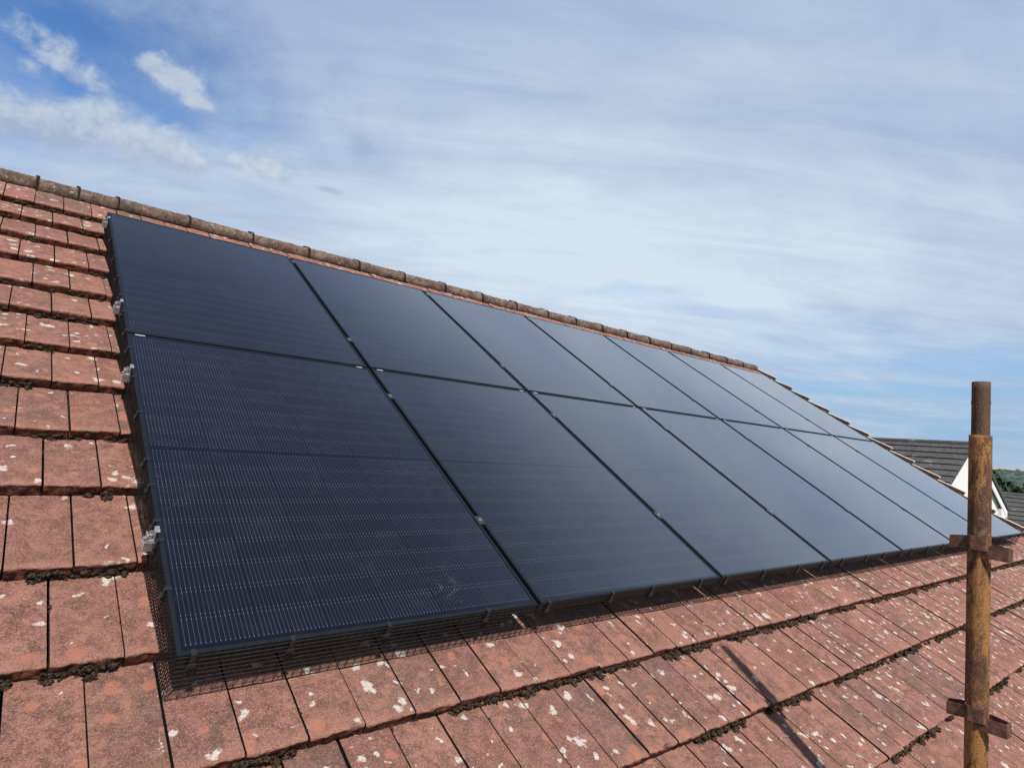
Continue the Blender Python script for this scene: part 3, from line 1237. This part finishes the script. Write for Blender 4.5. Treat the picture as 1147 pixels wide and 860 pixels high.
# ------------------------------------------------------------------ scaffold standard
def build_pole():
    px, py = POLE_XY
    root = empty('scaffold_pole', (px, py, 0), label='rusty upright scaffold tube with a thinner spigot top beside the roof edge', cat='scaffold pole')
    z1, z2 = Z0 + POLE_Z1, Z0 + POLE_Z2            # top of the thick tube, top of the spigot
    rr, rs = .0285, .0232

    def hollow(name, mat, r, zlo, zhi, th, seg=40, n=36, holes=()):
        mb = MB()
        zz = [zlo, zlo + .5 * (zhi - zlo)] + [zhi - .6 + .6 * k / seg for k in range(seg + 1) if zhi - .6 + .6 * k / seg > zlo + .51 * (zhi - zlo)]
        pts, fs = [], []
        for z in zz:
            for k in range(n):
                a = 2 * math.pi * k / n
                q = r + .0004 * noise.noise((math.cos(a) * 3, math.sin(a) * 3, z * 14))
                pts.append((q * math.cos(a), q * math.sin(a), z))
        m = len(zz)
        for i in range(m - 1):
            for k in range(n):
                k2 = (k + 1) % n
                fs.append((i * n + k, i * n + k2, (i + 1) * n + k2, (i + 1) * n + k))
        b = len(pts)
        for k in range(n):
            a = 2 * math.pi * k / n
            pts.append(((r - th) * math.cos(a), (r - th) * math.sin(a), zhi))
        for k in range(n):
            a = 2 * math.pi * k / n
            pts.append(((r - th) * math.cos(a), (r - th) * math.sin(a), zhi - .12))
        for k in range(n):
            k2 = (k + 1) % n
            fs.append(((m - 1) * n + k, (m - 1) * n + k2, b + k2, b + k))
            fs.append((b + k, b + k2, b + n + k2, b + n + k))
        fs.append(tuple(b + n + k for k in range(n)))
        mb.add(pts, fs)
        return mb.build(name, mat, root, True)
    hollow('tube', M['rust'], rr, 0, z1, .0035, 60)
    hollow('spigot', M['rust_top'], rs, z1 - .15, z2, .003, 30)
    # drilled hole with a burr on each side of the spigot
    vd = Vector((EYE.x - px, EYE.y - py, 0)).normalized()      # towards the camera
    rt = Vector((-vd.y, vd.x, 0))
    hl = MB()
    for s in (-1, 1):
        for ddx in (0,):
            c = rt * (s * (rs - .0006))
            hl.tube([c - rt * s * .003 + Vector((0, 0, z2 - .062)), c + rt * s * .0012 + Vector((0, 0, z2 - .062))], .006, 12)
    hl.build('locking_pin', M['rust_top'], root)

    # V pressings: folded strips welded round the tube, one per side
    def pressing(ang, z, length, hgt, parent, tilt=0.0):
        d = Vector((math.cos(ang), math.sin(ang), 0))
        s = Vector((-d.y, d.x, 0))
        th = .004
        wi, wo = .0262, .0180
        pts = []
        path = [(.012, wi), (.030, wi), (.030 + length, wo), (.030 + length, -wo), (.030, -wi), (.012, -wi)]
        m2 = MB()
        # outer and inner outline of the strip
        pin = [(.012, wi - th), (.030, wi - th), (.030 + length - th, wo - th), (.030 + length - th, -wo + th), (.030, -wi + th), (.012, -wi + th)]
        N = len(path)
        for (outl) in (path, pin):
            for zz in (z - hgt / 2, z + hgt / 2):
                for a, b in outl:
                    p = d * a + s * b
                    pts.append((p.x, p.y, zz + tilt * (a - .02)))
        fs = []
        for i in range(N - 1):
            fs.append((i, i + 1, N + i + 1, N + i))                              # outside
            fs.append((2 * N + i + 1, 2 * N + i, 3 * N + i, 3 * N + i + 1))      # inside
            fs.append((N + i, N + i + 1, 3 * N + i + 1, 3 * N + i))              # top
            fs.append((i + 1, i, 2 * N + i, 2 * N + i + 1))                      # bottom
        for i in (0, N - 1):
            fs.append((i, N + i, 3 * N + i, 2 * N + i))
        m2.add(pts, fs)
        m2.build('ledger_bracket', M['rust_bracket'], parent)
    base = math.atan2(vd.y, vd.x)
    for z in BRACKETS:
        zz = Z0 + z
        pressing(base + R(-4), zz + .006, .010, .041, root)
        pressing(base + R(-92), zz + .004, .040, .034, root, -.10)
        pressing(base + R(72), zz - .016, .046, .037, root, -.05)
        pressing(base + R(176), zz + .002, .03, .036, root)


M['rust_bracket'] = simple('brown_rusted_bracket', (.125, .055, .034), .75, .1, .45, 60, .004)
POLE_XY = (1.86, -1.086)
POLE_Z1, POLE_Z2 = .684, .843
BRACKETS = (.366, -.109)
build_pole()


# ------------------------------------------------------------------ neighbours
def tiled_slope(mb, p0, p1, p2, p3, courses, lip=.022):
    """p0-p1 eaves edge, p3-p2 ridge edge; courses of stepped tiles"""
    p0, p1, p2, p3 = map(Vector, (p0, p1, p2, p3))
    nrm = (p1 - p0).cross(p3 - p0).normalized()
    for i in range(courses):
        t0, t1 = i / courses, (i + 1) / courses
        a, b = p0.lerp(p3, t0), p1.lerp(p2, t0)
        c, d = p1.lerp(p2, min(1, t1 + .12 / courses)), p0.lerp(p3, min(1, t1 + .12 / courses))
        A, B = a + nrm * lip * 2, b + nrm * lip * 2
        mb.add([a, b, B, A, c + nrm * lip * .3, d + nrm * lip * .3], [(0, 1, 2, 3), (3, 2, 4, 5), (0, 3, 5), (1, 4, 2)])


def house_gable(name, apex, gdir, half, pitch, length, label, ground=0.0, courses=13, trim=True, over=.28, wall='render_white'):
    """apex: top of the near gable; gdir: horizontal unit vector along the gable; ridge runs away from it"""
    g = Vector((gdir.x, gdir.y, 0)).normalized()
    back = Vector((-g.y, g.x, 0))                 # direction the ridge runs
    up = Vector((0, 0, 1))
    root = empty(name, (apex.x, apex.y, ground), label=label, cat='house')
    H = apex.z - ground

    def P(a, b, z):
        return g * a + back * b + up * z
    tp = math.tan(pitch)
    he = H - half * tp
    mb = MB()
    w = half - .12
    hw = H - .16 - w * tp
    prof = [(-w, 0), (w, 0), (w, hw), (0, H - .16), (-w, hw)]
    pts = [P(a, .02, z) for a, z in prof] + [P(a, length - .15, z) for a, z in prof]
    mb.add(pts, [(0, 1, 2, 3, 4), (9, 8, 7, 6, 5)] + [((i + 1) % 5, i, 5 + i, 5 + (i + 1) % 5) for i in range(5)])
    mb.build('wall', M[wall], root)
    mb = MB()
    for s in (-1, 1):
        e0, e1 = P(s * half, -over, he), P(s * half, length + over, he)
        r0, r1 = P(0, -over, H), P(0, length + over, H)
        if s == -1:
            tiled_slope(mb, e1, e0, r0, r1, courses)
        else:
            tiled_slope(mb, e0, e1, r1, r0, courses)
        dz = up * -.07
        mb.add([e0 + dz, e1 + dz, r1 + dz, r0 + dz], [(0, 1, 2, 3)])
    roof = mb.build('roof', M['slate'], root)
    mb = MB()
    mb.tube([P(0, -over, H - .015), P(0, length + over, H - .015)], .085, 10)
    mb.build('ridge', M['slate'], root)
    if trim:
        for s in (1,):
            mb = MB()
            r0, e0 = P(0, -over, H), P(s * half, -over, he)
            for (w0, w1, b0, b1, mt) in ((-.27, -.085, .0, .03, 'white_board'),):
                pts = [r0 + up * w1, e0 + up * w1, e0 + up * w0, r0 + up * w0]
                pts = [p - back * b1 for p in pts] + [p - back * b0 for p in pts]
                mb.add(pts, [(0, 1, 2, 3), (7, 6, 5, 4), (0, 4, 5, 1), (1, 5, 6, 2), (2, 6, 7, 3), (3, 7, 4, 0)])
            mb.build('bargeboard', M['white_board'], root)
            mb = MB()
            pts = [r0 + up * .06, e0 + up * .06, e0 - up * .05, r0 - up * .05]
            pts = [p - back * .07 for p in pts] + [p + back * .10 for p in pts]
            mb.add(pts, [(0, 1, 2, 3), (7, 6, 5, 4), (0, 4, 5, 1), (1, 5, 6, 2), (2, 6, 7, 3), (3, 7, 4, 0)])
            mb.build('verge', M['dark_trim'], root)
            mb = MB()                              # boxed eaves end
            c = P(s * (half - .20), -.02, he - .14)
            q = [c + g * a + back * b + up * z for z in (-.14, .13) for b in (-over, length + .1) for a in (-.2, .2)]
            mb.add(q, [(0, 2, 3, 1), (4, 5, 7, 6), (0, 1, 5, 4), (2, 6, 7, 3), (0, 4, 6, 2), (1, 3, 7, 5)])
            mb.build('eaves_box', M['white_board'], root)
    return root


hd = Vector((.971, .2391, 0)).normalized()
dist = 22.0
apex = EYE + Vector((.971, .2391, .0402)) * dist
rp = Vector((hd.y, -hd.x, 0))                      # to the right of the view
gd = (hd * math.cos(R(20)) + rp * math.sin(R(20)))
house_gable('neighbour_house', apex, gd, 2.3, R(38), 9.0, 'grey roofed house with a white gable wall behind the scaffold pole', courses=11, over=.06)

a2 = EYE + Vector((.9821, .1883, -.0197)) * 31.0
g2 = (hd * math.cos(R(12)) + rp * math.sin(R(12)))
b2 = Vector((-g2.y, g2.x, 0))
house_gable('neighbour_house', a2 - b2 * 5.0, g2, 4.2, R(33), 13.0, 'lower grey tiled house roof at the right edge below the trees', courses=18, trim=False)


# ------------------------------------------------------------------ trees beyond the roofs
def make_tree(name, loc, h, wd, seed, label, conifer=True):
    root = empty(name, loc, label=label, cat='tree', group='trees beyond the grey roofs')
    rnd = random.Random(seed)
    mb = MB()
    mb.tube([(0, 0, 0), (.05, 0, h * .5), (0, .03, h * .92)], [h * .022, h * .014, h * .004], 7)
    for k in range(10):
        a = rnd.uniform(0, 6.28)
        z = h * rnd.uniform(.2, .8)
        l = wd * .45 * (1 - z / h) + .2
        mb.tube([(0, 0, z), (l * math.cos(a), l * math.sin(a), z + .15 * l)], [h * .006, h * .002], 5)
    mb.build('trunk', M['bark'], root)
    mb = MB()
    for _ in range(2600):
        t = rnd.random() ** .8
        z = h * (.10 + .90 * t)
        if conifer:
            r = wd * .5 * (1 - t) ** .75 + .06
        else:
            r = wd * .5 * math.sin(math.pi * (.12 + .86 * t)) ** .6
        a = rnd.uniform(0, 6.28)
        rr = r * rnd.uniform(.45, 1.0) * (1 + .35 * noise.noise((math.cos(a) * 1.6, math.sin(a) * 1.6, z * .8 + seed)))
        c = Vector((rr * math.cos(a), rr * math.sin(a), z))
        s = rnd.uniform(.10, .26) * (h / 6)
        d1 = Vector((rnd.uniform(-1, 1), rnd.uniform(-1, 1), rnd.uniform(-.6, .6))).normalized() * s
        d2 = d1.orthogonal().normalized() * s * .6
        mb.add([c - d1, c - d2, c + d1, c + d2], [(0, 1, 2, 3)])
    mb.build('crown', M['leaf'], root)


TREES = [(12.25, 46, 1.05, 3.0, 1), (11.72, 50, 1.01, 2.8, 1), (11.2, 45, .975, 2.6, 1), (10.5, 52, 1.04, 3.2, 1), (13.1, 49, 1.15, 3.6, 0), (9.2, 48, .9, 2.8, 1)]
WORDS = ['dark conifer standing just right of the pole above the low roof', 'tall dark conifer between two others above the low grey roof',
         'shortest dark conifer, at the right edge above the low roof', 'dark conifer past the right edge of the low grey roof',
         'broad rounded tree hugging the white gable house', 'dark conifer furthest right behind the low grey roof']
for i, (a, dd, k, wd, con) in enumerate(TREES):
    x, y = EYE.x + dd * math.cos(R(a)), EYE.y + dd * math.sin(R(a))
    h = (EYE.z - .35) * k
    make_tree('conifer_tree' if con else 'broadleaf_tree', (x, y, GROUND), h, wd, i * 3 + 1, WORDS[i], bool(con))
